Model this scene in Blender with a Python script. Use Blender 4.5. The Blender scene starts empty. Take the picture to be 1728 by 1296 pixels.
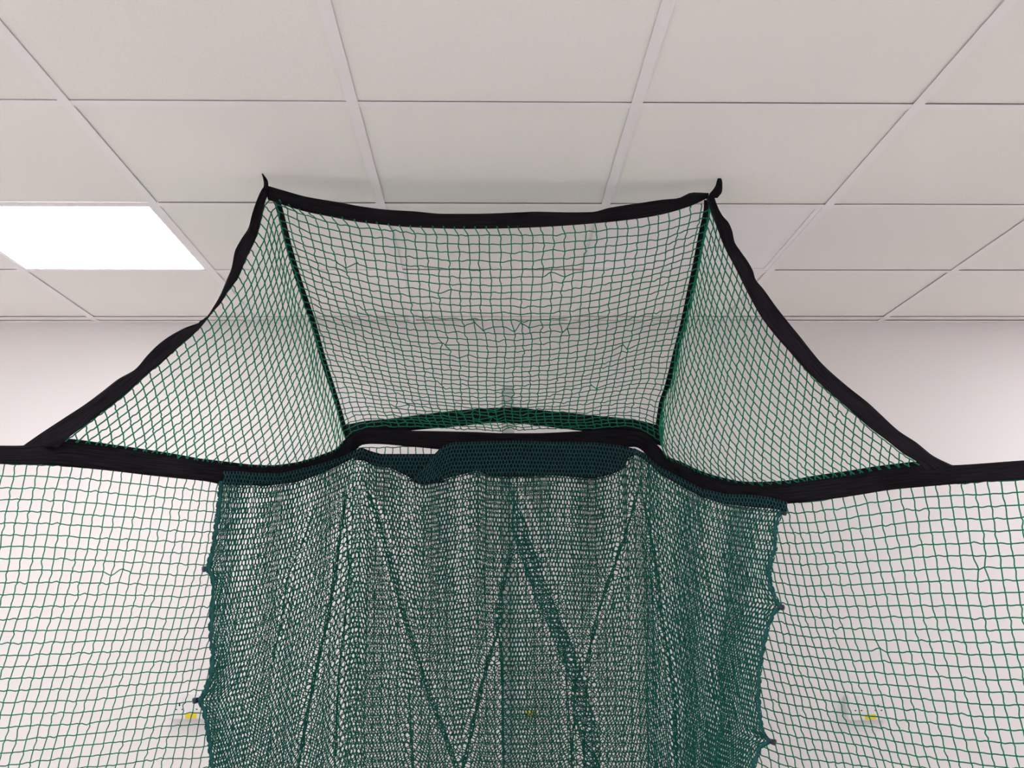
import bpy, math
import numpy as np
from mathutils import Matrix, Vector

# ---------------------------------------------------------------- camera, light, exposure
SC = bpy.context.scene
COL = SC.collection
CAMZ = 1.55                                   # eye height
YAW, PITCH, ROLL, F = 0.02357, 0.18985, 0.00593, 1790.0
cy_, sy_, cp_, sp_, cr_, sr_ = (math.cos(YAW), math.sin(YAW), math.cos(PITCH),
                                math.sin(PITCH), math.cos(ROLL), math.sin(ROLL))
_xr = np.array([cy_, -sy_, 0.0]); _yr = np.array([sy_, cy_, 0.0]); _z = np.array([0, 0, 1.0])
FWD = _yr * cp_ + _z * sp_
_u = -_yr * sp_ + _z * cp_
RGT = cr_ * _xr - sr_ * _u
UPV = sr_ * _xr + cr_ * _u
EYE = np.array([0, 0, CAMZ])
cam = bpy.data.cameras.new('camera'); camo = bpy.data.objects.new('camera', cam); COL.objects.link(camo)
cam.sensor_width = 36.0; cam.sensor_fit = 'HORIZONTAL'; cam.lens = F * 36.0 / 1728.0
cam.clip_start = 0.02; cam.clip_end = 60
M3 = Matrix(((RGT[0], UPV[0], -FWD[0]), (RGT[1], UPV[1], -FWD[1]), (RGT[2], UPV[2], -FWD[2])))
camo.matrix_world = Matrix.Translation(EYE.tolist()) @ M3.to_4x4()
SC.camera = camo
w = bpy.data.worlds.new('world'); SC.world = w; w.use_nodes = True
w.node_tree.nodes['Background'].inputs[0].default_value = (0.8, 0.85, 0.9, 1)
w.node_tree.nodes['Background'].inputs[1].default_value = 0.2
SC.view_settings.view_transform = 'Standard'; SC.view_settings.look = 'None'
SC.view_settings.gamma = 1.0; SC.view_settings.use_curve_mapping = False
SC.view_settings.exposure = 0.0
SC.cycles.max_bounces = 12; SC.cycles.diffuse_bounces = 8; SC.cycles.sample_clamp_indirect = 0
LIGHT = 12.8                                   # glow of every lit ceiling panel
rng = np.random.default_rng(7)

# ceiling grid (60 cm lay-in tiles)
CEIL = 1.00271 + CAMZ
GX0, GY0, T = -0.88325, 2.09228, 0.6          # a main bar, a cross bar
WALLY = 3.955
XL, XR, YF = -4.48, 4.52, -4.3

# ---------------------------------------------------------------- helpers
def ray(px, py):
    d = FWD + RGT * ((px - 864) / F) - UPV * ((py - 648) / F)
    return d
def at(px, py, Y):                            # photo direction met with the plane at distance Y
    d = ray(px, py); return EYE + d * (Y / d[1])
def at_z(px, py, Z):
    d = ray(px, py); return EYE + d * ((Z - CAMZ) / d[2])
def proj(P):
    q = np.asarray(P, float) - EYE
    d = q @ FWD
    return 864 + F * (q @ RGT) / d, 648 - F * (q @ UPV) / d, d

def link(o, parent=None):
    COL.objects.link(o)
    if parent is not None: o.parent = parent
    return o
def tag(o, label=None, cat=None, group=None, kind=None):
    if label: o['label'] = label
    if cat: o['category'] = cat
    if group: o['group'] = group
    if kind: o['kind'] = kind
    return o
def empty(name, loc, label, cat, group=None):
    o = bpy.data.objects.new(name, None); o.location = Vector(loc); link(o)
    o.empty_display_size = 0.1
    return tag(o, label, cat, group)

def mesh_np(name, V, quads=None, tris=None, mat=None, parent=None, smooth=True, uv=None):
    """one mesh object from arrays (world coordinates; parent's location is subtracted)"""
    V = np.asarray(V, dtype=np.float64).reshape(-1, 3)
    if parent is not None: V = V - np.array(parent.matrix_basis.translation)
    q = np.zeros((0, 4), int) if quads is None else np.asarray(quads, int).reshape(-1, 4)
    t = np.zeros((0, 3), int) if tris is None else np.asarray(tris, int).reshape(-1, 3)
    me = bpy.data.meshes.new(name)
    me.vertices.add(len(V)); me.vertices.foreach_set('co', V.astype(np.float32).ravel())
    nl = q.size + t.size
    me.loops.add(nl); me.loops.foreach_set('vertex_index', np.concatenate([q.ravel(), t.ravel()]).astype(np.int32))
    starts = np.concatenate([np.arange(len(q)) * 4, q.size + np.arange(len(t)) * 3]).astype(np.int32)
    me.polygons.add(len(starts)); me.polygons.foreach_set('loop_start', starts)
    try: me.polygons.foreach_set('loop_total', np.concatenate([np.full(len(q), 4), np.full(len(t), 3)]).astype(np.int32))
    except Exception: pass
    me.polygons.foreach_set('use_smooth', np.full(len(starts), smooth, dtype=bool))
    me.update(calc_edges=True)
    if uv is not None:
        l = me.uv_layers.new(name='UVMap')
        idx = np.concatenate([q.ravel(), t.ravel()])
        l.data.foreach_set('uv', np.asarray(uv, np.float32)[idx].ravel())
    me.validate()
    if mat: me.materials.append(mat)
    o = bpy.data.objects.new(name, me)
    return link(o, parent)

class Box:
    def __init__(s): s.v = []; s.q = []
    def add(s, x0, x1, y0, y1, z0, z1):
        b = len(s.v)
        s.v += [(x0,y0,z0),(x1,y0,z0),(x1,y1,z0),(x0,y1,z0),(x0,y0,z1),(x1,y0,z1),(x1,y1,z1),(x0,y1,z1)]
        s.q += [[b+i for i in f] for f in ((0,3,2,1),(4,5,6,7),(0,1,5,4),(1,2,6,5),(2,3,7,6),(3,0,4,7))]
        return s
    def make(s, name, mat, parent=None, bevel=0, seg=2):
        o = mesh_np(name, s.v, s.q, None, mat, parent, smooth=False)
        if bevel:
            m = o.modifiers.new('bevel', 'BEVEL'); m.width = bevel; m.segments = seg; m.limit_method = 'ANGLE'
        return o

def frame(t):
    ref = np.where(np.abs(t[:, 2:3]) > 0.9, np.array([[1.0, 0, 0]]), np.array([[0, 0, 1.0]]))
    n1 = np.cross(t, ref); n1 /= np.linalg.norm(n1, axis=1, keepdims=True) + 1e-12
    return n1, np.cross(t, n1)
def segs(A, B, r, sides=4, ext=0.3):
    """round strands from A[i] to B[i]"""
    A = np.asarray(A, float); B = np.asarray(B, float); n = len(A)
    r = np.broadcast_to(np.asarray(r, float), (n,))
    t = B - A; L = np.linalg.norm(t, axis=1, keepdims=True) + 1e-9; t = t / L
    A = A - t * (r[:, None] * ext); B = B + t * (r[:, None] * ext)
    n1, n2 = frame(t)
    a = np.arange(sides) * 2 * np.pi / sides
    ring = (np.cos(a)[None, :, None] * n1[:, None] + np.sin(a)[None, :, None] * n2[:, None]) * r[:, None, None]
    V = np.concatenate([A[:, None] + ring, B[:, None] + ring], 1).reshape(-1, 3)
    base = (np.arange(n) * 2 * sides)[:, None]
    k = np.arange(sides); k1 = (k + 1) % sides
    Q = np.stack([base + k, base + k1, base + k1 + sides, base + k + sides], -1).reshape(-1, 4)
    return V, Q
def blobs(P, r):
    P = np.asarray(P, float); n = len(P)
    r = np.broadcast_to(np.asarray(r, float), (n,))
    o = np.array([(1,0,0),(-1,0,0),(0,1,0),(0,-1,0),(0,0,1),(0,0,-1)], float)
    V = (P[:, None] + o[None] * r[:, None, None]).reshape(-1, 3)
    f = np.array([(0,2,4),(2,1,4),(1,3,4),(3,0,4),(2,0,5),(1,2,5),(3,1,5),(0,3,5)])
    return V, (np.arange(n) * 6)[:, None, None] + f[None]
def tube(pts, rad, sides=8):
    """one continuous tube along pts with a radius per point, closed ends"""
    P = np.asarray(pts, float); n = len(P); rad = np.broadcast_to(np.asarray(rad, float), (n,))
    t = np.gradient(P, axis=0); t /= np.linalg.norm(t, axis=1, keepdims=True) + 1e-12
    n1 = np.cross(t, [0, 1.0, 0.02]); n1 /= np.linalg.norm(n1, axis=1, keepdims=True) + 1e-12
    n2 = np.cross(t, n1)
    a = np.arange(sides) * 2 * np.pi / sides
    V = (P[:, None] + (np.cos(a)[None, :, None] * n1[:, None] + np.sin(a)[None, :, None] * n2[:, None]) * rad[:, None, None]).reshape(-1, 3)
    Q = []; 
    for i in range(n - 1):
        for k in range(sides):
            Q.append((i*sides+k, i*sides+(k+1) % sides, (i+1)*sides+(k+1) % sides, (i+1)*sides+k))
    V = np.vstack([V, P[0], P[-1]]); c0 = n*sides; Tn = []
    for k in range(sides):
        Tn.append((c0, (k+1) % sides, k)); Tn.append((c0+1, (n-1)*sides+k, (n-1)*sides+(k+1) % sides))
    return V, np.array(Q), np.array(Tn)

def slopes(x, y):                             # monotone-ish cubic (pchip) slopes
    h = np.diff(x); dl = np.diff(y, axis=0) / h.reshape((-1,) + (1,) * (y.ndim - 1))
    m = np.zeros_like(y)
    m[0] = dl[0]; m[-1] = dl[-1]
    if len(x) > 2:
        a, b = dl[:-1], dl[1:]
        with np.errstate(divide='ignore', invalid='ignore'):
            mm = np.where(a * b > 0, 2 * a * b / (a + b), 0)
        m[1:-1] = mm
    return m
def interp(x, y, q):
    """cubic interpolation of y (n, ...) at q"""
    x = np.asarray(x, float); y = np.asarray(y, float); q = np.asarray(q, float)
    if len(x) == 2:
        f = ((q - x[0]) / (x[1] - x[0])); f = f.reshape(f.shape + (1,) * (y.ndim - 1))
        return y[0] + (y[1] - y[0]) * f
    m = slopes(x, y); i = np.clip(np.searchsorted(x, q) - 1, 0, len(x) - 2)
    h = x[i + 1] - x[i]; s = (q - x[i]) / h
    sh = s.shape + (1,) * (y.ndim - 1); s = s.reshape(sh); h = h.reshape(sh)
    sl = np.clip(s, 0, 1)
    r = (2*sl**3-3*sl**2+1)*y[i] + (sl**3-2*sl**2+sl)*h*m[i] + (-2*sl**3+3*sl**2)*y[i+1] + (sl**3-sl**2)*h*m[i+1]
    return r + (s - sl) * h * np.where(s > 1, m[i+1], m[i])
def arc(P):
    return np.concatenate([[0], np.cumsum(np.linalg.norm(np.diff(P, axis=0), axis=1))])
def resample(P, n, frac=None):
    P = np.asarray(P, float); s = arc(P); s = s / s[-1]
    return interp(s, P, np.linspace(0, 1, n) if frac is None else frac)
def line3(px, Ys):                            # photo outline + distances at some x -> 3D polyline
    """px: [(x,y)...]; Ys: list of (fraction along, Y)"""
    px = np.array(px, float); s = arc(px); s = s / s[-1]
    f = np.array(Ys, float); Y = np.interp(s, f[:, 0], f[:, 1])
    return np.array([at(p[0], p[1], yy) for p, yy in zip(px, Y)])
def smooth_noise(shape, cells, amp, seed):
    r = np.random.default_rng(seed)
    a = r.normal(size=(cells[0] + 2, cells[1] + 2, 3)) * amp
    u = np.linspace(0, cells[0], shape[0]); v = np.linspace(0, cells[1], shape[1])
    A = interp(np.arange(cells[0] + 2), a, u)
    B = interp(np.arange(cells[1] + 2), A.transpose(1, 0, 2), v)
    return B.transpose(1, 0, 2)

# ---------------------------------------------------------------- materials
def mat(name, base, rough=0.6, metal=0.0, spec=0.5, emis=None, noise=None, bump=None, sheen=0.0, vary=None):
    m = bpy.data.materials.new(name); m.use_nodes = True; nt = m.node_tree
    b = nt.nodes['Principled BSDF']
    b.inputs['Base Color'].default_value = (*base, 1); b.inputs['Roughness'].default_value = rough
    b.inputs['Metallic'].default_value = metal
    b.inputs['Specular IOR Level'].default_value = spec
    if sheen: b.inputs['Sheen Weight'].default_value = sheen
    tc = nt.nodes.new('ShaderNodeTexCoord')
    if noise:                                  # (scale, low, high) multiplies the colour
        n = nt.nodes.new('ShaderNodeTexNoise'); n.inputs['Scale'].default_value = noise[0]
        n.inputs['Detail'].default_value = 3
        nt.links.new(tc.outputs['Object'], n.inputs['Vector'])
        r = nt.nodes.new('ShaderNodeMapRange'); r.inputs['To Min'].default_value = noise[1]; r.inputs['To Max'].default_value = noise[2]
        r.inputs['From Min'].default_value = 0.3; r.inputs['From Max'].default_value = 0.7
        nt.links.new(n.outputs['Fac'], r.inputs['Value'])
        v = nt.nodes.new('ShaderNodeVectorMath'); v.operation = 'SCALE'; v.inputs[0].default_value = base
        nt.links.new(r.outputs['Result'], v.inputs['Scale']); nt.links.new(v.outputs['Vector'], b.inputs['Base Color'])
    if bump:                                   # (scale, strength, distance)
        n = nt.nodes.new('ShaderNodeTexNoise'); n.inputs['Scale'].default_value = bump[0]; n.inputs['Detail'].default_value = 4
        nt.links.new(tc.outputs['Object'], n.inputs['Vector'])
        bp = nt.nodes.new('ShaderNodeBump'); bp.inputs['Strength'].default_value = bump[1]; bp.inputs['Distance'].default_value = bump[2]
        nt.links.new(n.outputs['Fac'], bp.inputs['Height']); nt.links.new(bp.outputs['Normal'], b.inputs['Normal'])
    if emis:
        b.inputs['Emission Color'].default_value = (*emis[:3], 1); b.inputs['Emission Strength'].default_value = emis[3]
    return m

M_wall = mat('wall paint', (0.855, 0.818, 0.824), 0.75, spec=0.2, bump=(220, 0.05, 0.001))
M_tile = mat('ceiling tile mineral fibre', (0.865, 0.825, 0.80), 0.95, spec=0.1, noise=(420, 0.955, 1.03), bump=(500, 0.25, 0.0006))
M_bar = mat('white steel bar', (0.87, 0.82, 0.835), 0.55, spec=0.3)
M_blank = mat('smooth white panel', (0.89, 0.84, 0.855), 0.5, spec=0.3)
M_dark = mat('shadow gap void', (0.10, 0.09, 0.09), 0.9)
M_floor = mat('pale vinyl floor', (0.80, 0.795, 0.79), 0.5, noise=(6, 0.93, 1.04))
M_led = mat('led diffuser', (0.9, 0.9, 0.9), 0.6, emis=(1.0, 0.99, 0.99, LIGHT))
M_plastic = mat('white moulded plastic', (0.83, 0.80, 0.81), 0.4)
M_hole = mat('dark slot', (0.02, 0.02, 0.02), 0.8)
M_yellow = mat('yellow sticker', (0.80, 0.62, 0.02), 0.5)
M_ink = mat('black ink', (0.05, 0.04, 0.01), 0.6)
M_post = mat('pale grey plastic trunking', (0.60, 0.61, 0.60), 0.5)
M_postd = mat('dark grey edge', (0.22, 0.23, 0.23), 0.6)
M_net = mat('green knitted cord', (0.002, 0.185, 0.100), 0.6, spec=0.2, noise=(160, 0.75, 1.25))
M_curtain = mat('teal green knitted mesh', (0.002, 0.085, 0.066), 0.6, spec=0.2, noise=(140, 0.7, 1.3))
M_hem = mat('teal hem mesh', (0.005, 0.075, 0.078), 0.6, spec=0.3, noise=(140, 0.75, 1.25))
M_navy = mat('navy backing tape', (0.004, 0.007, 0.013), 0.8, spec=0.2)
M_toggle = mat('navy plastic', (0.006, 0.012, 0.03), 0.35)
def webbing():
    m = mat('black webbing', (0.010, 0.008, 0.012), 0.85, spec=0.12)
    nt = m.node_tree; b = nt.nodes['Principled BSDF']
    uv = nt.nodes.new('ShaderNodeUVMap'); mp = nt.nodes.new('ShaderNodeMapping')
    mp.inputs['Scale'].default_value = (12, 420, 1)
    nt.links.new(uv.outputs['UV'], mp.inputs['Vector'])
    n = nt.nodes.new('ShaderNodeTexNoise'); n.inputs['Scale'].default_value = 1.0; n.inputs['Detail'].default_value = 3
    nt.links.new(mp.outputs['Vector'], n.inputs['Vector'])
    bp = nt.nodes.new('ShaderNodeBump'); bp.inputs['Strength'].default_value = 0.6; bp.inputs['Distance'].default_value = 0.0015
    nt.links.new(n.outputs['Fac'], bp.inputs['Height']); nt.links.new(bp.outputs['Normal'], b.inputs['Normal'])
    cr = nt.nodes.new('ShaderNodeValToRGB')
    cr.color_ramp.elements[0].position = 0.35; cr.color_ramp.elements[0].color = (0.0035, 0.003, 0.005, 1)
    cr.color_ramp.elements[1].position = 0.75; cr.color_ramp.elements[1].color = (0.019, 0.015, 0.021, 1)
    nt.links.new(n.outputs['Fac'], cr.inputs['Fac']); nt.links.new(cr.outputs['Color'], b.inputs['Base Color'])
    return m
M_web = webbing()

# ---------------------------------------------------------------- the room
def structure(o): o['kind'] = 'structure'; return o
structure(Box().add(XL, XR, YF, WALLY, -0.1, 0).make('floor', M_floor))
structure(Box().add(XL - .15, XR + .15, WALLY, WALLY + .15, 0, CEIL + .3).make('wall_back', M_wall))
structure(Box().add(XL - .15, XR + .15, YF - .15, YF, 0, CEIL + .3).make('wall_front', M_wall))
structure(Box().add(XL - .15, XL, YF, WALLY, 0, CEIL + .3).make('wall_left', M_wall))
structure(Box().add(XR, XR + .15, YF, WALLY, 0, CEIL + .3).make('wall_right', M_wall))

LIT = [(-1, 2), (-4, 2), (5, 2), (-4, -1), (-1, -1), (2, -1), (5, -1), (-4, -4), (-1, -4), (2, -4), (5, -4)]  # only the first is in view; the others are added for their light
UNLIT = [(2, 2)]
special = set(LIT) | set(UNLIT)
HB = 0.012                                     # half a bar
def cell(c, r):                                # opening between the bars' flanges
    return GX0 + T * c + HB, GX0 + T * (c + 1) - HB, GY0 + T * (r - 1) + HB, GY0 + T * r - HB
tiles = Box(); 
c_lo, c_hi, r_lo, r_hi = -6, 8, -10, 4
for c in range(c_lo, c_hi + 1):
    for r in range(r_lo, r_hi + 1):
        if (c, r) in special: continue
        x0, x1, y0, y1 = cell(c, r)
        x0, x1 = max(x0 - .004, XL), min(x1 + .004, XR); y0, y1 = max(y0 - .004, YF), min(y1 + .004, WALLY)
        if x1 - x0 < .01 or y1 - y0 < .005: continue
        dz = rng.uniform(0.0028, 0.0048)
        tiles.add(x0, x1, y0, y1, CEIL + dz, CEIL + dz + .012)
ceil = structure(tiles.make('ceiling', M_tile))
bk = Box().add(XL, XR, YF, WALLY, CEIL + .06, CEIL + .16).make('ceiling_void', M_dark, ceil)
bars = Box()
for c in range(c_lo, c_hi + 2):
    x = GX0 + T * c
    if XL < x < XR: bars.add(x - HB, x + HB, YF, WALLY, CEIL, CEIL + .0012)
for r in range(r_lo, r_hi + 2):
    y = GY0 + T * (r - 1)
    if not YF < y < WALLY: continue
    for c in range(c_lo, c_hi + 2):
        x0, x1 = GX0 + T * c + HB, GX0 + T * (c + 1) - HB
        x0, x1 = max(x0, XL), min(x1, XR)
        if x1 > x0: bars.add(x0, x1, y - HB, y + HB, CEIL + .0002, CEIL + .0012)
structure(bars.make('trim_1', M_bar))
ang = Box().add(XL, XR, WALLY - .019, WALLY, CEIL - .0012, CEIL + .001).add(XL, XL + .019, YF, WALLY - .019, CEIL - .0012, CEIL + .001)
ang.add(XR - .019, XR, YF, WALLY - .019, CEIL - .0012, CEIL + .001)
structure(ang.make('trim_2', M_bar))

def panel_light(c, r, first=None, label='', on=True, group=None):
    x0, x1, y0, y1 = cell(c, r); cx, cyy = (x0 + x1) / 2, (y0 + y1) / 2
    if first is None:
        root = empty('ceiling_light' if on else 'ceiling_panel', (cx, cyy, CEIL), label, 'light' if on else 'panel', group)
        h = (x1 - x0) / 2 + .003; fw = .010 if on else .016
        fr = Box(); z0, z1 = CEIL + .0013, CEIL + .010
        fr.add(cx-h, cx-h+fw, cyy-h, cyy+h, z0, z1).add(cx+h-fw, cx+h, cyy-h, cyy+h, z0, z1)
        fr.add(cx-h+fw, cx+h-fw, cyy-h, cyy-h+fw, z0, z1).add(cx-h+fw, cx+h-fw, cyy+h-fw, cyy+h, z0, z1)
        fr.make('frame', M_blank, root)
        if on:
            Box().add(cx-h+fw, cx+h-fw, cyy-h+fw, cyy+h-fw, z0+.002, z1).make('diffuser', M_led, root)
        else:
            Box().add(cx-h+fw, cx+h-fw, cyy-h+fw, cyy+h-fw, z0+.0035, z1).make('cover', M_blank, root)
        return root
    root = first.copy(); COL.objects.link(root); root.location = (cx, cyy, CEIL); root['label'] = label
    for ch in list(first.children):
        k = ch.copy(); COL.objects.link(k); k.parent = root
    return root
L0 = panel_light(-1, 2, None, 'glowing square LED panel in the ceiling left of the net', True)
# unseen lit copies at the same grid spacing, added to light the room
for c, r in LIT[1:]:
    side = {-4: 'left-hand', -1: 'centre-left', 2: 'centre-right', 5: 'right-hand'}[c]
    dep = {2: 'nearest the back wall', -1: 'just in front of the net', -4: 'in the middle of the room', -7: 'near the front wall'}[r]
    panel_light(c, r, L0, 'added unseen lit LED ceiling panel in the %s file, %s' % (side, dep))
panel_light(2, 2, None, 'unlit smooth white square panel with thin frame, behind the net right corner', False)

# ---------------------------------------------------------------- wall sockets
def outlet(px, py, label, group):
    c = at(px, py, WALLY)
    root = empty('wall_socket', (c[0], WALLY, c[2]), label, 'socket', group)
    x, z = c[0], c[2]; y = WALLY
    Box().add(x-.073, x+.073, y-.028, y, z-.043, z+.043).make('back_box', M_plastic, root, bevel=.004)
    Box().add(x-.0735, x+.0735, y-.0375, y-.0282, z-.0435, z+.0435).make('face_plate', M_plastic, root, bevel=.003)
    for s in (-1, 1):
        xs = x + s * .036
        Box().add(xs-.007*1-.006*s, xs+.007-.006*s, y-.0415, y-.0376, z+.012, z+.030).make('switch', M_plastic, root, bevel=.001)
        h = Box().add(xs-.0025, xs+.0025, y-.0382, y-.0374, z+.001, z+.0095)
        h.add(xs-.014, xs-.0075, y-.0382, y-.0374, z-.012, z-.0085).add(xs+.0075, xs+.014, y-.0382, y-.0374, z-.012, z-.0085)
        h.make('pin_slots', M_hole, root)
    st = Box().add(x-.014, x+.026, y-.0385, y-.0376, z-.041, z-.024).make('sticker', M_yellow, root)
    st['label'] = 'yellow warning sticker'
    ink = Box(); r2 = np.random.default_rng(3)
    for row, zz in enumerate((-.029, -.0355)):
        xx = x - .011
        while xx < x + .022:
            wd = r2.uniform(.001, .003); ink.add(xx, xx+wd, y-.0388, y-.0386, z+zz-.0013, z+zz+.0013); xx += wd + .0009
    ink.make('print', M_ink, st)
    return root
G = 'double wall sockets on the back wall'
outlet(325, 1190, 'white double socket at the left edge of the dense curtain', G)
outlet(892, 1186, 'white double socket behind the middle of the dense curtain', G)
outlet(1459, 1192, 'white double socket seen through the right wing of the net', G)

# ---------------------------------------------------------------- upright behind the net
pt = at(857, 651, 3.55); pw = .021
post = empty('support_post', (pt[0], 3.55, 0), 'pale grey square upright behind the net, below its arched strap', 'post')
pb = Box().add(pt[0]-pw+.003, pt[0]+pw, 3.55, 3.592, 0, pt[2]).make('shaft', M_post, post, bevel=.002)
Box().add(pt[0]-pw+.0008, pt[0]-pw+.0028, 3.551, 3.591, .012, pt[2]-.01).make('edge_strip', M_postd, post)  # narrow darker strip down the left edge of the post
Box().add(pt[0]-.06, pt[0]+.06, 3.51, 3.632, 0, .012).make('base_plate', M_post, post, bevel=.002)

# ---------------------------------------------------------------- the net enclosure
NETC = (0.02, 2.95, 0)
net = empty('sports_net', NETC, 'green square-mesh practice net with black webbing edges hung from the ceiling', 'net')
WIG = 0.0012
def net_mesh(name, P, keep=None, jitter=0.0016, seed=1, r=0.0015, knot=0.0024, sub=4, odd=8, parent=None, bare=False):
    """P (nu, nv, 3) knot positions -> cords along both directions and knots"""
    g = np.random.default_rng(seed)
    P = P + smooth_noise(P.shape[:2], (max(2, P.shape[0]//5), max(2, P.shape[1]//5)), jitter*1.2, seed) + g.normal(size=P.shape) * jitter * .45
    nu, nv = P.shape[:2]
    for _ in range(odd):                       # pulled stitches
        i, j = g.integers(2, nu-3), g.integers(2, nv-3); d = g.normal(size=3) * .005; d[1] *= .3
        P[i, j] += d; P[i+1, j] -= d * .8; P[i, j+1] += d * .3
    if keep is None: keep = np.ones((nu, nv), bool)
    As, Bs = [], []
    for ax in (0, 1):
        a = P[:-1] if ax == 0 else P[:, :-1]; b = P[1:] if ax == 0 else P[:, 1:]
        ka = (keep[:-1] & keep[1:]) if ax == 0 else (keep[:, :-1] & keep[:, 1:])
        d = b - a; side = np.cross(d, np.array([0.1, 1.0, 0.1])); side /= np.linalg.norm(side, axis=-1, keepdims=True) + 1e-9
        i, j = np.indices(a.shape[:2])
        amp = WIG * (g.normal(size=a.shape[:2]) * .8 + .55 * np.where((i + j) % 2 == 0, 1, -1))
        if bare and ax == 0: ka = ka.copy(); ka[:, 0] = False
        prev = a
        for s in range(1, sub + 1):
            f = s / sub
            cur = a + d * f + side * (amp * math.sin(2*math.pi*f) * .7 + amp * math.sin(math.pi*f) * .5)[..., None]
            if s == sub: cur = b
            As.append(prev[ka]); Bs.append(cur[ka]); prev = cur
    V, Q = segs(np.concatenate(As), np.concatenate(Bs), r, 5)
    KV, KT = blobs(P[keep], knot * g.uniform(.8, 1.25, keep.sum()))
    return mesh_np(name, np.vstack([V, KV]), Q, KT + len(V), M_net, parent or net)

def ribbon(name, ea, eb, thick=.0028, n=90, wob=0.0, seed=1, parent=None, m=None):
    """webbing between two 3D edge lines: rounded, with thickness and a woven surface"""
    A = resample(ea, n); B = resample(eb, n)
    g = np.random.default_rng(seed)
    nc = 7; c = np.linspace(0, 1, nc)
    P = A[:, None] * (1 - c)[None, :, None] + B[:, None] * c[None, :, None]
    tv = np.gradient(A, axis=0); cv = B - A
    N = np.cross(tv, cv); N /= np.linalg.norm(N, axis=1, keepdims=True) + 1e-12
    N = np.where((N @ (EYE - A.mean(0)))[:, None] < 0, -N, N)
    wv = interp(np.arange(n // 6 + 3), g.normal(size=(n // 6 + 3, 3)), np.linspace(0, n // 6 + 1, n))
    P = P + N[:, None] * ((wv[:, :1] * np.sin(np.pi * c)[None] + wv[:, 1:2] * np.sin(2*np.pi * c)[None]) * wob)[..., None]
    front = P + N[:, None] * (thick / 2); back = P - N[:, None] * (thick / 2)
    s = arc(A); wd = np.linalg.norm(cv, axis=1).mean()
    uvp = np.stack([np.broadcast_to(s[:, None], (n, nc)), np.broadcast_to(c[None] * wd, (n, nc))], -1).reshape(-1, 2)
    V = np.concatenate([front.reshape(-1, 3), back.reshape(-1, 3)]); UV = np.concatenate([uvp, uvp])
    i, j = np.meshgrid(np.arange(n - 1), np.arange(nc - 1), indexing='ij'); b = (i * nc + j).ravel()
    q1 = np.stack([b, b + nc, b + nc + 1, b + 1], 1); q2 = q1[:, ::-1] + n * nc
    Q = [q1, q2]
    k = np.arange(n - 1) * nc; o = n * nc
    Q.append(np.stack([k, k + o, k + o + nc, k + nc], 1)); k2 = k + nc - 1
    Q.append(np.stack([k2 + nc, k2 + nc + o, k2 + o, k2], 1))
    jj = np.arange(nc - 1); Q.append(np.stack([jj + 1, jj + 1 + o, jj + o, jj], 1)); je = jj + (n - 1) * nc
    Q.append(np.stack([je, je + o, je + 1 + o, je + 1], 1))
    return mesh_np(name, V, np.concatenate(Q), None, m or M_web, parent or net, uv=UV)

YT = float(at_z(443, 295, CEIL)[1]); YTR = float(at_z(1214, 303, CEIL)[1])   # where the loops meet the ceiling
YB, YOL, YOR = 3.245, 2.27, 2.32
YLW, YRW = 2.56, 2.64                          # where the curtain's edges meet the rail strap

# front strap: two ceiling corners, sagging between
fs_top = [(449,313),(480,322),(516,332),(573.6,342),(612,349),(652,354),(700,357),(747,361),(800,361),(874,358.7),(906,357.5),(955,358.5),(999,358),(1028,351),(1086,342),(1120,337),(1143,335),(1169,325),(1196,326)]
fs_bot = [(452,337),(516,357),(560,366),(602,374),(645,379),(689,383),(776,386),(840,385.5),(900,383.6),(947,381),(1033,374),(1106,364),(1164,348),(1196,333)]
Yf = [(0, YT), (1, YTR)]
F_top = line3(fs_top, Yf); F_bot = line3(fs_bot, Yf)
ribbon('front_strap', F_top, F_bot, wob=.003, seed=2)

# slanting side straps of the front opening
lo = [(445,316),(441,321),(425,363),(420,383),(406,406),(396,426),(391,452),(382,474),(373,496),(362,516),(343,542),(312,554),(286,568),(266,583),(249,600),(228,624),(200,640),(173,661),(145,682),(107,707),(66,734),(36,755)]
li = [(452,330),(448,339),(441,368),(434,395),(416,435),(399,473),(385,490),(373,510),(356,529),(345,543),(333,557),(307,580),(278,607),(246,633),(208,668),(179,690),(145,716),(113,740),(96,756)]
Yl = [(0, YT), (1, YOL)]
LO = line3(lo, Yl); LI = line3(li, Yl)
ribbon('side_strap', LO, LI, wob=.003, seed=3, n=120)
ro = [(1203,326),(1211,349),(1219,364),(1230,377),(1236,392),(1239,407),(1250,425),(1262,442),(1271,459),(1274,470),(1288,488),(1311,520),(1334,549),(1352,571),(1370,594),(1386,613),(1427,650),(1467,682),(1482,696),(1517,728),(1546,747),(1575,770),(1612,788)]
ri = [(1192,334),(1197,350),(1204,367),(1221,413),(1242,454),(1265,500),(1285,535),(1311,569),(1337,598),(1360,624),(1390,653),(1436,693),(1465,719),(1497,743),(1526,766),(1549,780),(1562,795)]
Yr = [(0, YTR), (1, YOR)]
RO = line3(ro, Yr); RI = line3(ri, Yr)
ribbon('side_strap', RO, RI, wob=.003, seed=4, n=120)

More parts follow.
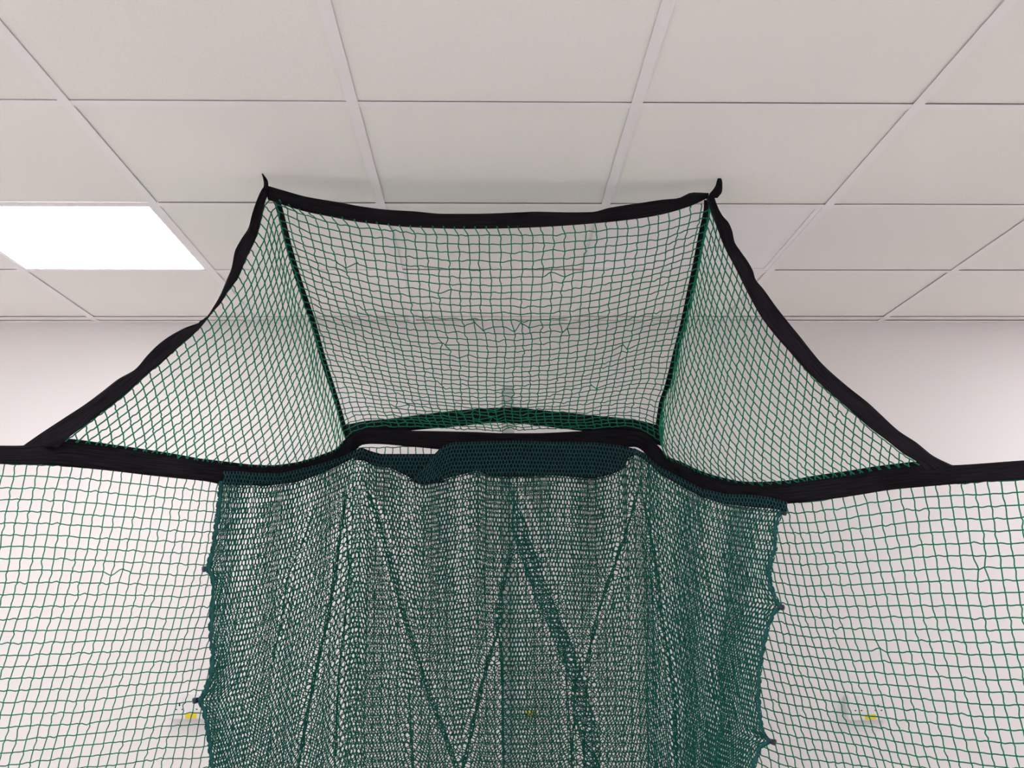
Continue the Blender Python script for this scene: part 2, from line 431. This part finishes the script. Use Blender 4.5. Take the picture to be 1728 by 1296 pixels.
# rail strap: wing - corner - back - corner - wing
tl = [(-420,742),(-150,750),(0,752),(39,752),(75,746),(113,740),(202,752),(289,765),(347,775),(405,782),(451,785),(500,780),(546,766),(567,757),(581,743),(599,731),(627,725)]
bl = [(-420,775),(-150,782),(0,783),(87,785),(174,793),(260,803),(318,809),(347,812),(378,818),(434,812),(500,805),(546,790),(581,776),(597,764),(610,751),(627,749)]
def YL(x): return np.interp(x, [-420, 0, 100, 370, 480, 560, 600, 700], [1.95, 2.22, 2.29, YLW, 2.86, 3.12, YB, YB+.01])
def YR(x): return np.interp(x, [1000, 1090, 1130, 1200, 1328, 1440, 1558, 1728, 2200], [YB+.01, YB, 3.1, 2.88, YRW, 2.54, 2.42, 2.24, 1.9])
def pl(pts, Yfun): return np.array([at(x, y, Yfun(x)) for x, y in pts])
tb = [(627,725),(708,727),(801,729),(850,731),(900,731),(980,727.6),(1035,725),(1070,727)]
bb = [(627,749.5),(708,755),(738,758),(800,763),(860,764),(980,760),(1045,756),(1070,754)]
tr = [(1070,727),(1093,736),(1116,759),(1123,768),(1151,780),(1186,796),(1220,806),(1250,812),(1286,813),(1329,810.6),(1373,803),(1430,794.7),(1488,785.5),(1546,779),(1590,783),(1612,785),(1728,777),(2000,762),(2250,750)]
br = [(1070,754),(1086,762),(1095,774),(1116,793),(1151,812),(1186,830),(1228,842),(1271,848),(1300,851),(1328,850),(1430,838),(1517,825),(1633,815),(1728,808.6),(2000,795),(2250,785)]
ytop = np.vstack([pl(tl, YL), [at(x, y, YB+.01) for x, y in tb[1:-1]], pl(tr, YR)])
ybot = np.vstack([pl(bl, YL), [at(x, y, YB+.01) for x, y in bb[1:-1]], pl(br, YR)])
def match(top, bot, xs):
    """both edges at common photo columns"""
    a = np.array(proj(top)[0]); b = np.array(proj(bot)[0])
    return interp(a, top, xs), interp(b, bot, xs)
xs = np.concatenate([np.linspace(-400, 360, 40), np.linspace(370, 660, 60), np.linspace(668, 1050, 30), np.linspace(1060, 1340, 60), np.linspace(1360, 2240, 40)])
RTOP, RBOT = match(ytop, ybot, xs)
ribbon('rail_strap', RTOP, RBOT, wob=.0015, seed=5, n=420)
# second row of webbing sewn on the wings (doubled strap)

# arched strap behind, above the rail strap
at_top = [(583,717),(620,710),(643,708),(708,700),(778,692),(847,688),(864,688),(931,694),(1012,702),(1070,708),(1119,720)]
at_bot = [(583,746),(620,734),(643,732),(708,725),(755,721),(847,713.5),(864,714),(919,719.5),(980,727),(1060,736),(1118,753)]
Ya = [(0, YB+.03), (.5, YB+.09), (1, YB+.03)]
ribbon('rear_strap', line3(at_top, Ya), line3(at_bot, Ya), seed=6)

# diagonals
dl = [(455,333),(465,342),(485,419),(504,482),(524,540),(542,604),(558,654),(569,689),(577,717),(584,738)]
dr = [(1197,338),(1196,355),(1187,396),(1178,442),(1168,488),(1158,535),(1145,587),(1129,650),(1118,684),(1113,715),(1115,745)]
def diag3(px, P0, P1, extra=0.0):
    out = []
    for x, y in px:                            # the point of the photo direction nearest the taut corner-to-corner line
        t = np.linspace(-.05, 1.05, 400); L = P0 + (P1 - P0) * t[:, None]; vy = proj(L)[1]
        tt = t[np.argmin(np.abs(vy - y))]; out.append(at(x, y, P0[1] + (P1[1] - P0[1]) * tt + extra))
    return np.array(out)
DL0, DL1 = at(455, 335, YT), at(584, 740, YB)
DR0, DR1 = at(1197, 338, YTR), at(1115, 747, YB)
DL = diag3(dl, DL0, DL1); DR = diag3(dr, DR0, DR1)
def strapline(name, D, wpx, off, seed):
    n = len(D); q = [proj(p) for p in D]
    A = np.array([at(q[i][0] - wpx[0] * (1 - i/n*.35), q[i][1], D[i][1] + off) for i in range(n)])
    B = np.array([at(q[i][0] + wpx[1] * (1 - i/n*.35), q[i][1], D[i][1] + off) for i in range(n)])
    return ribbon(name, A, B, seed=seed, n=70)
strapline('corner_strap', DL, (2.5, 9), .012, 7)
strapline('corner_strap', DR, (9, 2.5), .012, 8)

# ceiling loops
def loop(tip, base, wpx, Y0, Y1, seed, bulge):
    tip3 = at_z(*tip, CEIL - .001); b3 = at(*base, Y1)
    t = np.linspace(0, 1, 9)[:, None]; P = b3 + (tip3 - b3) * t
    side = RGT * (wpx / F * 2.6)
    prof = np.interp(t[:, 0], [0, .25, .6, .9, 1], bulge)[:, None]
    P = P + RGT * (np.sin(t * np.pi) * (4 / F * 2.6))
    return ribbon('hanging_loop', P - side * prof, P + side * prof, seed=seed, n=30, wob=.001, thick=.004)
loop((442.5,293), (447,322), 3.6, YT, YT, 9, [1, 1.0, .95, .45, .25])
loop((1214,301), (1202,334), 7.5, YTR, YTR, 10, [1.2, 1.3, .8, .55, .35])

# --- roof netting
NU, NR = 41, 37
u = np.linspace(0, 1, NU + 1); v = np.linspace(0, 1, NR + 1)
cF = resample(np.vstack([DL[:1], F_bot[1:-1], DR[:1]]), NU + 1)
bp = [(584,740),(599,729),(627,723),(708,724),(801,726),(850,728),(900,728),(980,724.6),(1035,722),(1070,724),(1093,733),(1115,747)]
cB = resample(np.array([at(x, y, YB - .01) for x, y in bp]), NU + 1)
cL = resample(DL, NR + 1); cR = resample(DR, NR + 1)
U, Vv = u[:, None, None], v[None, :, None]
ROOF = ((1 - Vv) * cF[:, None] + Vv * cB[:, None] + (1 - U) * cL[None] + U * cR[None]
        - ((1-U)*(1-Vv)*cF[0] + U*(1-Vv)*cF[-1] + (1-U)*Vv*cB[0] + U*Vv*cB[-1]))
ROOF[..., 2] -= (.055 * np.sin(np.pi * Vv) * np.sin(np.pi * U) ** .7)[..., 0]
hump = np.exp(-((U[..., 0] - .52) / .017) ** 2) * np.clip((Vv[..., 0] - .66) / .2, 0, 1)
ROOF[..., 2] += hump * .011
net_mesh('roof_net', ROOF, seed=11, jitter=.0022, odd=26, bare=True)

# --- triangular side netting (front edge x diagonal, cut along the rail strap)
def gusset(front, D, hyp, seed):
    """front: 3D front edge from the ceiling corner down; D: diagonal from the same corner; hyp: rail edge from front foot to diagonal foot"""
    La, Lb = arc(front)[-1], arc(D)[-1]; st = .0250
    na, nb = int(La / st), int(Lb / st)
    f = resample(front, 400); dd = resample(D, 400); hh = resample(hyp, 400)
    # the netting is stretched wider towards the back corner: knots fall evenly along the sideways run of the strap
    side = arc(hh * np.array([1.0, .22, 1.0])); side /= side[-1]
    hh = interp(side, hh, np.linspace(0, 1, 400))
    t = np.linspace(0, 1, 400)
    def G(a, b):                               # transfinite triangle
        c = 1 - a - b
        ff = lambda x: interp(t, f, np.clip(x, 0, 1)); gd = lambda x: interp(t, dd, np.clip(x, 0, 1)); hy = lambda x: interp(t, hh, np.clip(x, 0, 1))
        V0, V1, V2 = f[0], f[-1], dd[-1]
        A, B, Cc = a[..., None], b[..., None], c[..., None]
        r = ((A) * (ff(1 - c) + hy(b) - V1) + (B) * (gd(1 - c) + hy(1 - a) - V2) + (Cc) * (ff(a) + gd(b) - V0))
        return r
    a, b = np.meshgrid(np.arange(na + 1) / na, np.arange(nb + 1) / nb, indexing='ij')
    ok = a + b <= 1.0001
    P = G(np.where(ok, a, 0), np.where(ok, b, 0))
    g = np.random.default_rng(seed)
    P = P + smooth_noise(P.shape[:2], (6, 6), .0016, seed) + g.normal(size=P.shape) * .0006
    As, Bs = [], []
    def cord(p, q):
        d = q - p; side = np.cross(d, [.1, 1, .1]); side /= np.linalg.norm(side, axis=-1, keepdims=True) + 1e-9
        amp = WIG * .6 * g.normal(size=len(p)) + WIG * .6; prev = p
        for s in range(1, 4):
            fr = s / 3; cur = p + d * fr + side * (amp * math.sin(2*math.pi*fr) * .8)[:, None]
            if s == 3: cur = q
            As.append(prev); Bs.append(cur); prev = cur
    m1 = ok[:-1] & ok[1:]; cord(P[:-1][m1], P[1:][m1])
    m2 = ok[:, :-1] & ok[:, 1:]; m2[0] = False; cord(P[:, :-1][m2], P[:, 1:][m2])
    # stubs running down to the rail strap
    for ax in (0, 1):
        nx = np.zeros_like(ok)
        if ax == 0: nx[:-1] = ok[1:]
        else: nx[:, :-1] = ok[:, 1:]
        e = ok & ~nx
        aa, bb_ = a[e], b[e]; gap = 1 - aa - bb_; k = gap > 1e-4
        qa = aa[k] + (gap[k] if ax == 0 else 0); qb = bb_[k] + (gap[k] if ax == 1 else 0)
        cord(P[e][k], G(qa, qb))
    V, Q = segs(np.concatenate(As), np.concatenate(Bs), .0016, 5)
    KV, KT = blobs(P[ok], .0023)
    return mesh_np('gusset_net', np.vstack([V, KV]), Q, KT + len(V), M_net, net)
hl = pl([(113,743),(202,755),(289,768),(347,778),(405,785),(451,788),(500,783),(546,769),(567,760),(584,741)], YL)
gusset(np.vstack([DL[:1], LI[1:-1]]), DL, hl - FWD * .008, 21)
hr = pl([(1549,784),(1488,791),(1430,801),(1373,809),(1329,815),(1286,817),(1250,815),(1220,809),(1186,800),(1151,784),(1123,771),(1115,748)], YR)
gusset(np.vstack([DR[:1], RI[1:-1]]), DR, hr - FWD * .008, 22)

# --- wing and back netting below the rail strap
def table(I, rows):
    """rows: {j: [(px,py,Y)...] or 3D array}; world-space cubic table -> function of knots"""
    J = sorted(rows); A = np.array([[at(*p) if len(p) == 3 and not isinstance(p, np.ndarray) else p for p in rows[j]] for j in J])
    return np.array(I, float), np.array(J, float), A
def grid(I, J, A, ii, jj):
    o = np.argsort(I); A1 = interp(I[o], A[:, o].transpose(1, 0, 2), ii)        # (ni, J, 3)
    return interp(J, A1.transpose(1, 0, 2), jj).transpose(1, 0, 2)
def pull(P, targets):                          # knots drawn towards the toggles
    for T3, rad in targets:
        px, py, _ = proj(P); tx, ty, _ = proj(T3); r = (px - tx) ** 2 + (py - ty) ** 2
        k = np.unravel_index(np.argmin(r), r.shape); sh = (at(tx, ty, P[k][1]) - P[k]) * .9; sh[1] -= .008
        P += sh * np.exp(-(np.linalg.norm(P - P[k], axis=-1) / rad) ** 2)[..., None]
    return P
Il = [-28, -16, -5, 0, 6, 12, 18, 24, 30, 40]
top = [(597,757,3.28),(520,788,3.02),(423,806,2.735),(368,812,2.58),(283,803,2.49),(190,794,2.39),(85,784,2.29),(-35,783,2.2),(-160,781,2.1),(-400,775,1.96)]
r21 = [(606,1036,3.28),(500,1112,3.02),(357,1184,2.70),(283,1190,2.6),(190,1197,2.5),(90,1204,2.4),(-18,1210,2.3),(-135,1214,2.21),(-262,1218,2.12),(-500,1230,1.98)]
I_, J_, A_ = table(Il, {0: top, 21: r21})
mid = A_[0] * .5 + A_[1] * .5; mid[:, 0] += .010
floorrow = A_[1] + (A_[1] - A_[0]) * .9; floorrow[:, 2] = .04
low = A_[1] + (A_[1] - A_[0]) * (9 / 21)
A_ = np.stack([A_[0], mid, A_[1], low, floorrow]); J_ = np.array([0, 10.5, 21, 30, 66.])
TOG = [(347,960,2.55),(331,1182,2.56),(1322,865,2.62),(1318,1025,2.62),(1304,1252,2.60)]
WL = grid(I_, J_, A_, np.arange(-28, 41), np.arange(0, 67))
WL = pull(WL, [(at(331,1182,2.575), .035)])
net_mesh('wing_net', WL, seed=31, jitter=.0014, odd=10, r=.0013, knot=.0021)
Ir = [-28, -18, -10, 0, 6, 12, 18, 24, 34]
topr = [(1094,766,3.26),(1150,806,3.05),(1225,836,2.86),(1338,848,YRW),(1440,835,2.55),(1558,819,2.43),(1690,811,2.29),(1840,802,2.14),(2150,788,1.97)]
r20 = [(1092,1022,3.28),(1190,1120,3.04),(1302,1183,2.82),(1437,1205,2.68),(1532,1217,2.58),(1644,1228,2.46),(1770,1236,2.32),(1905,1240,2.17),(2230,1250,2.0)]
I_, J_, A_ = table(Ir, {0: topr, 20: r20})
mid = A_[0] * .5 + A_[1] * .5; mid[:, 0] -= .008
floorrow = A_[1] + (A_[1] - A_[0]) * .9; floorrow[:, 2] = .04
low = A_[1] + (A_[1] - A_[0]) * (9 / 20)
A_ = np.stack([A_[0], mid, A_[1], low, floorrow]); J_ = np.array([0, 10, 20, 29, 65.])
WR = grid(I_, J_, A_, np.arange(-28, 35), np.arange(0, 66))
WR = pull(WR, [(at(1306,1254,2.66), .03)])
net_mesh('wing_net', WR, seed=32, jitter=.0012, odd=6, r=.0016)
bt = resample(np.array([at(x, y, 3.262) for x, y in [(597,757),(700,753),(738,756),(860,762),(1000,758),(1094,764)]]), 39)
bbm = bt.copy(); bbm[:, 2] = .05; bbm[:, 1] += .03
BK = grid(np.arange(39.), np.array([0, 75.]), np.stack([bt, bbm]), np.arange(39.), np.arange(0, 76.))
net_mesh('back_net', BK, seed=33, jitter=.0015, r=.0016)

# ---------------------------------------------------------------- dense mesh curtain
cur = empty('mesh_curtain', (0.02, 2.9, 0), 'dense teal hexagon-mesh curtain hung inside the net below its black strap', 'curtain')
# lower outline of the hem = where the open curtain starts
hlow = [(372,818),(410,820),(450,821),(500,815),(530,805),(560,792),(583,781),(600,772),(613,769),(622,774),(634,788),(660,791),(690,806),(712,818),(740,812),(775,803),(806,795),(822,803),(860,806),(930,803),(1000,809),(1030,802),(1050,794),(1056,770),(1066,762),(1078,768),(1100,790),(1130,811),(1165,830),(1200,845),(1228,852),(1286,858),(1324,862)]
hupL = [(378,794),(400,794),(434,797),(470,798),(500,792),(546,780),(560,776),(581,768),(597,760)]
hupG = [(597,760),(610,754),(625,760),(643,765),(700,765),(736,765),(750,772)]
hlowG = [(597,778),(613,778),(634,788),(660,791),(690,806),(712,818),(750,816)]
hupM = [(690,811),(705,797),(722,780),(736,762),(748,751),(762,745),(870,742),(930,744),(1000,745),(1045,750),(1066,755),(1078,759)]
hlowM = [(690,812),(712,819),(740,812),(775,803),(806,795),(822,803),(860,806),(930,803),(1000,809),(1030,802),(1050,794),(1058,775),(1078,766)]
hupR = [(1070,755),(1086,763),(1100,775),(1116,788),(1151,806),(1186,824),(1228,833),(1271,834),(1300,838),(1328,846)]
hlowR = [(1070,766),(1086,776),(1100,787),(1116,803),(1151,822),(1186,841),(1228,852),(1271,857),(1300,859),(1328,864)]
colx = np.array([368, 430, 500, 560, 600, 640, 700, 860, 1000, 1040, 1075, 1130, 1200, 1260, 1328], float)
colY = np.array([2.51, 2.64, 2.84, 3.04, 3.14, 3.18, 3.205, 3.22, 3.205, 3.18, 3.13, 2.98, 2.83, 2.72, 2.59])
colYb = np.array([2.53, 2.62, 2.77, 2.92, 3.02, 3.08, 3.13, 3.17, 3.13, 3.08, 3.02, 2.89, 2.77, 2.69, 2.59])
HBOT = CAMZ - 0.98                             # lower end of the curtain
X0, X1 = 370.0, 1325.0
hl_ = np.array(hlow, float)
def base_pt(s, m, rows, lift=0.0, back=0.0):
    """s across the cloth 0..1, m = row 0..rows"""
    x = X0 + (X1 - X0) * s
    yy = np.interp(x, hl_[:, 0], hl_[:, 1]) - lift
    Yt = interp(colx, colY, x); Yb_ = interp(colx, colYb, x)
    d = FWD[None] + RGT[None] * ((x - 864) / F)[..., None] - UPV[None] * ((yy - 648) / F)[..., None]
    Ptop = EYE + d * ((Yt + back) / d[..., 1])[..., None]
    t = m / rows
    P = Ptop.copy()
    P[..., 1] = Yt * (1 - np.minimum(t * 1.6, 1)) + Yb_ * np.minimum(t * 1.6, 1) + back
    P[..., 0] = Ptop[..., 0] * (1 - .02 * t)
    P[..., 2] = Ptop[..., 2] * (1 - t) + HBOT * t
    return P
edgeL = np.array([(370,812),(366,850),(362,880),(356,925),(349,950),(347,962),(356,978),(357,1000),(353,1040),(352,1075),(356,1105),(352,1140),(345,1162),(334,1182),(341,1200),(347,1230),(352,1270),(356,1310),(352,1360),(345,1400),(360,1450),(360,1800)], float)
edgeR = np.array([(1328,845),(1320,865),(1312,890),(1311,925),(1302,960),(1303,985),(1310,1005),(1320,1024),(1306,1040),(1297,1065),(1290,1100),(1284,1140),(1283,1180),(1286,1215),(1291,1238),(1303,1252),(1286,1262),(1276,1290),(1268,1330),(1262,1400),(1268,1800)], float)
FOLDS = [ # (photo line, half width in cloth, strength, depth)
    ([(608,790),(640,880),(661,960),(680,1030),(700,1090),(722,1165),(738,1205),(770,1296),(800,1400)], .0075, 2.6, .006),
    ([(863,815),(870,860),(880,905),(905,975),(930,1040),(955,1095),(976,1150),(985,1200),(994,1250),(1003,1296),(1010,1400)], .0115, 3.3, .008),
    ([(872,880),(860,940),(848,1000),(836,1070),(820,1130),(805,1190),(790,1260),(782,1296),(770,1400)], .0065, 2.6, -.006),
    ([(1085,800),(1070,860),(1050,920),(1028,980),(1008,1040),(995,1100),(990,1160),(985,1290)], .006, 2.4, -.006),
    ([(1080,800),(1095,880),(1112,960),(1122,1040),(1138,1110),(1150,1180),(1158,1290)], .006, 2.5, .006),
    ([(583,800),(578,880),(566,980),(550,1070),(535,1140),(520,1210),(505,1290)], .0065, 2.6, .006),
    ([(590,790),(586,860),(590,960),(583,1050),(572,1150),(565,1290)], .005, 2.2, -.005),
    ([(545,830),(520,900),(490,980),(470,1100)], .004, 2.0, .004),
    ([(1180,850),(1200,960),(1225,1060),(1240,1200)], .004, 1.9, .004),
    ([(690,1150),(692,1210),(697,1296),(700,1400)], .006, 2.3, .005),
    ([(952,1060),(956,1150),(962,1230),(966,1296),(966,1400)], .006, 2.5, -.006),
    ([(838,950),(843,1050),(848,1150),(850,1296),(850,1400)], .007, 2.0, .005)]
def cloth(K, rows, s_phase, m_shift, back, folds, pleat_seed, edge=True):
    """knot positions of the honeycomb at half-column k (0..2K) and row m: returns function"""
    g = np.random.default_rng(pleat_seed)
    ms = np.linspace(0, rows, 120); ss = np.linspace(-.02, 1.02, 900)
    S, Mm = np.meshgrid(ss, ms, indexing='ij')
    B = base_pt(S, Mm, rows, lift=6, back=back); bx, by, _ = proj(B)
    tracks = []
    for pts, wd, st, dep in folds:
        wd = wd * (1.45 if st > 3 else 1.0)
        p = np.array(pts, float); sk = np.zeros(len(ms)); am = np.zeros(len(ms))
        for j in range(len(ms)):
            fx = np.interp(by[:, j], p[:, 1], p[:, 0]); d = bx[:, j] - fx
            k = int(np.argmin(np.abs(d))); sk[j] = ss[k]
            y = by[k, j]; am[j] = np.clip((y - p[0, 1]) / 70, 0, 1) * np.clip((p[-1, 1] + 40 - y) / 60, 0, 1)
        tracks.append((sk, am, wd, st, dep))
    for _ in range(16):                         # soft hanging pleats
        c = g.uniform(.08, .92); tracks.append((c + np.linspace(0, g.uniform(-.02, .02), len(ms)), np.linspace(.1, 1, len(ms)), g.uniform(.006, .014), g.uniform(.15, .38), g.uniform(-.003, .003)))
    def f(s, m):
        s2 = s.copy(); dy = np.zeros_like(s)
        for sk, am, wd, st, dep in tracks:
            c = np.interp(m, ms, sk); a = np.interp(m, ms, am); z = (s - c) / wd
            s2 = s2 - a * st * wd * z * np.exp(-z * z); dy += a * dep * (z * np.exp(-z * z * .5) + .6*np.exp(-z*z))
        P = base_pt(s2, m, rows, lift=6, back=back); P[..., 1] -= dy
        if edge:
            px, py, d = proj(P)
            for E, s0, sg in ((edgeL, 0.0, 1), (edgeR, 1.0, -1)):
                sm = np.abs(s - s0)
                # where this row's end sits and where it should be
                Pe = base_pt(np.full_like(s, s0), m, rows, lift=6, back=back); ex, ey, ed = proj(Pe)
                dx = np.interp(ey, E[:, 1], E[:, 0]) - ex
                wide = np.interp(ey, E[:, 1], np.convolve(np.pad(E[:, 0], 2, 'edge'), np.ones(5)/5, 'valid')) - ex
                P += RGT * ((wide * np.exp(-(sm / .16) ** 2) + (dx - wide) * np.exp(-(sm / .035) ** 2)) * d / F)[..., None]
        return P
    return f
def honeycomb(name, f, K, rows, r, mt, parent, s_phase=0.0, seed=1, delta=.24, sides=4, mask=None):
    g = np.random.default_rng(seed)
    k = np.arange(-1, K + 2); m = np.arange(0, rows)
    KK, MM = np.meshgrid(k, m, indexing='ij')
    sx = (KK + .5 * (MM % 2) + s_phase) / K
    js = g.normal(size=sx.shape) * .06 / K; jm = g.normal(size=sx.shape) * .04
    top_ = (sx + js, MM + delta + jm); bot_ = (sx + js, MM + 1 - delta + jm)
    ok = (sx >= -.001) & (sx <= 1.001)
    if mask is not None: ok &= mask(sx, MM)
    Pt = f(top_[0], top_[1].astype(float)); Pb = f(bot_[0], bot_[1].astype(float))
    As, Bs = [Pt[ok]], [Pb[ok]]
    # joins from the foot of row m to the heads of row m+1
    for sgn in (0, 1):
        kk = np.arange(len(k)); 
        for par in (0, 1):
            mm = m[(m % 2 == par) & (m < rows - 1)]
            # row m (offset par/2) ; row m+1 (offset (1-par)/2)
            sh = (0 if sgn == 0 else 1) if par == 1 else (0 if sgn == 0 else -1)
            src = kk[(kk + sh >= 0) & (kk + sh < len(k))]; dst = src + sh
            o = ok[np.ix_(src, mm)] & ok[np.ix_(dst, mm + 1)]
            As.append(Pb[np.ix_(src, mm)][o]); Bs.append(Pt[np.ix_(dst, mm + 1)][o])
    A, B = np.concatenate(As), np.concatenate(Bs)
    V, Q = segs(A, B, r * g.uniform(.85, 1.25, len(A)), sides, ext=.6)
    return mesh_np(name, V, Q, None, mt, parent)
K, ROWS = 184, 98
f1 = cloth(K, ROWS, 0, 0, 0.0, FOLDS, 51)
honeycomb('curtain_panel', f1, K, ROWS, .00142, M_curtain, cur, seed=61)
fold2 = [(p, wd, st * .8, -dep) for p, wd, st, dep in FOLDS[2:]]
f2 = cloth(K - 11, ROWS, 0, 0, .030, fold2, 52)
honeycomb('lining_panel', f2, K - 11, ROWS - 5, .00132, M_curtain, cur, s_phase=.3, seed=62)

# hem: knitted band over navy tape, in four pieces along the strap
def hem(up, low, fwd, seed):
    up = np.array(up, float); low = np.array(low, float)
    xa, xb = max(up[0, 0], low[0, 0]), min(up[-1, 0], low[-1, 0])
    def Yh(x): return interp(colx, colY, x) - fwd
    def pt(x, y, off=0.0):
        d = FWD[None] + RGT[None] * ((x - 864) / F)[..., None] - UPV[None] * ((y - 648) / F)[..., None]
        return EYE + d * ((Yh(x) + off) / d[..., 1])[..., None]
    n = int((xb - xa) / 5.3); pitch = 6.8
    yu = lambda x: np.interp(x, up[:, 0], up[:, 1]); yl = lambda x: np.interp(x, low[:, 0], low[:, 1])
    rows = int(np.max(low[:, 1].max() - up[:, 1].min()) / pitch) + 2
    def f(s, m):
        x = xa + (xb - xa) * s; flat = up[:, 1].min() * 0 + yu(x)
        return pt(x, flat + m * pitch)
    def mask(sx, MM):
        x = xa + (xb - xa) * sx; return (yu(x) + (MM + .75) * pitch <= yl(x) + 1.5) | (MM == 0)
    h = honeycomb('hem', f, n, rows, .00115, M_hem, cur, seed=seed, mask=mask, delta=.26)
    x = np.linspace(xa, xb, 80)
    ribbon('header_tape', pt(x, yu(x) + 1.0, .006), pt(x, np.maximum(yl(x) - 1.0, yu(x) + 1.2), .006), thick=.0015, n=80, seed=seed, parent=cur, m=M_navy)
    return h
hem(hupL, [(378,819)] + hlow[1:7] + [(597,774)], .035, 71)
hem(hupG, hlowG, .012, 72)
hem(hupM, hlowM, .030, 73)
hem(hupR, hlowR, .030, 74)

# gathered side edges of the curtain
def edge_cord(s0, seed):
    g = np.random.default_rng(seed); m = np.linspace(0, ROWS, 260)
    P = f1(np.full_like(m, s0), m)
    r = .0043 * (1 + .32 * np.sin(m * 6.1) + .35 * g.normal(size=len(m)))
    P = P + RGT * (np.sin(m * 2.3) * .0012)[:, None]
    V, Q, Tn = tube(P, np.clip(r, .0022, .0072), 7)
    return mesh_np('edge_cord', V, Q, Tn, M_hem, cur)
edge_cord(0.004, 81); edge_cord(.996, 82)
for i, (x, y, Yt) in enumerate(TOG):
    c = at(x, y, Yt - .02); s = -1 if x < 800 else 1
    axis = RGT * s * .75 - FWD * .65; axis = axis / np.linalg.norm(axis)
    t = np.array([-.009, -.0085, -.006, .002, .006, .0075, .008]); r = np.array([.001, .0046, .0058, .0068, .0074, .0056, .001])
    V, Q, Tn = tube(c + axis[None] * t[:, None], r, 14)
    mesh_np('toggle', V, Q, Tn, M_toggle, cur)
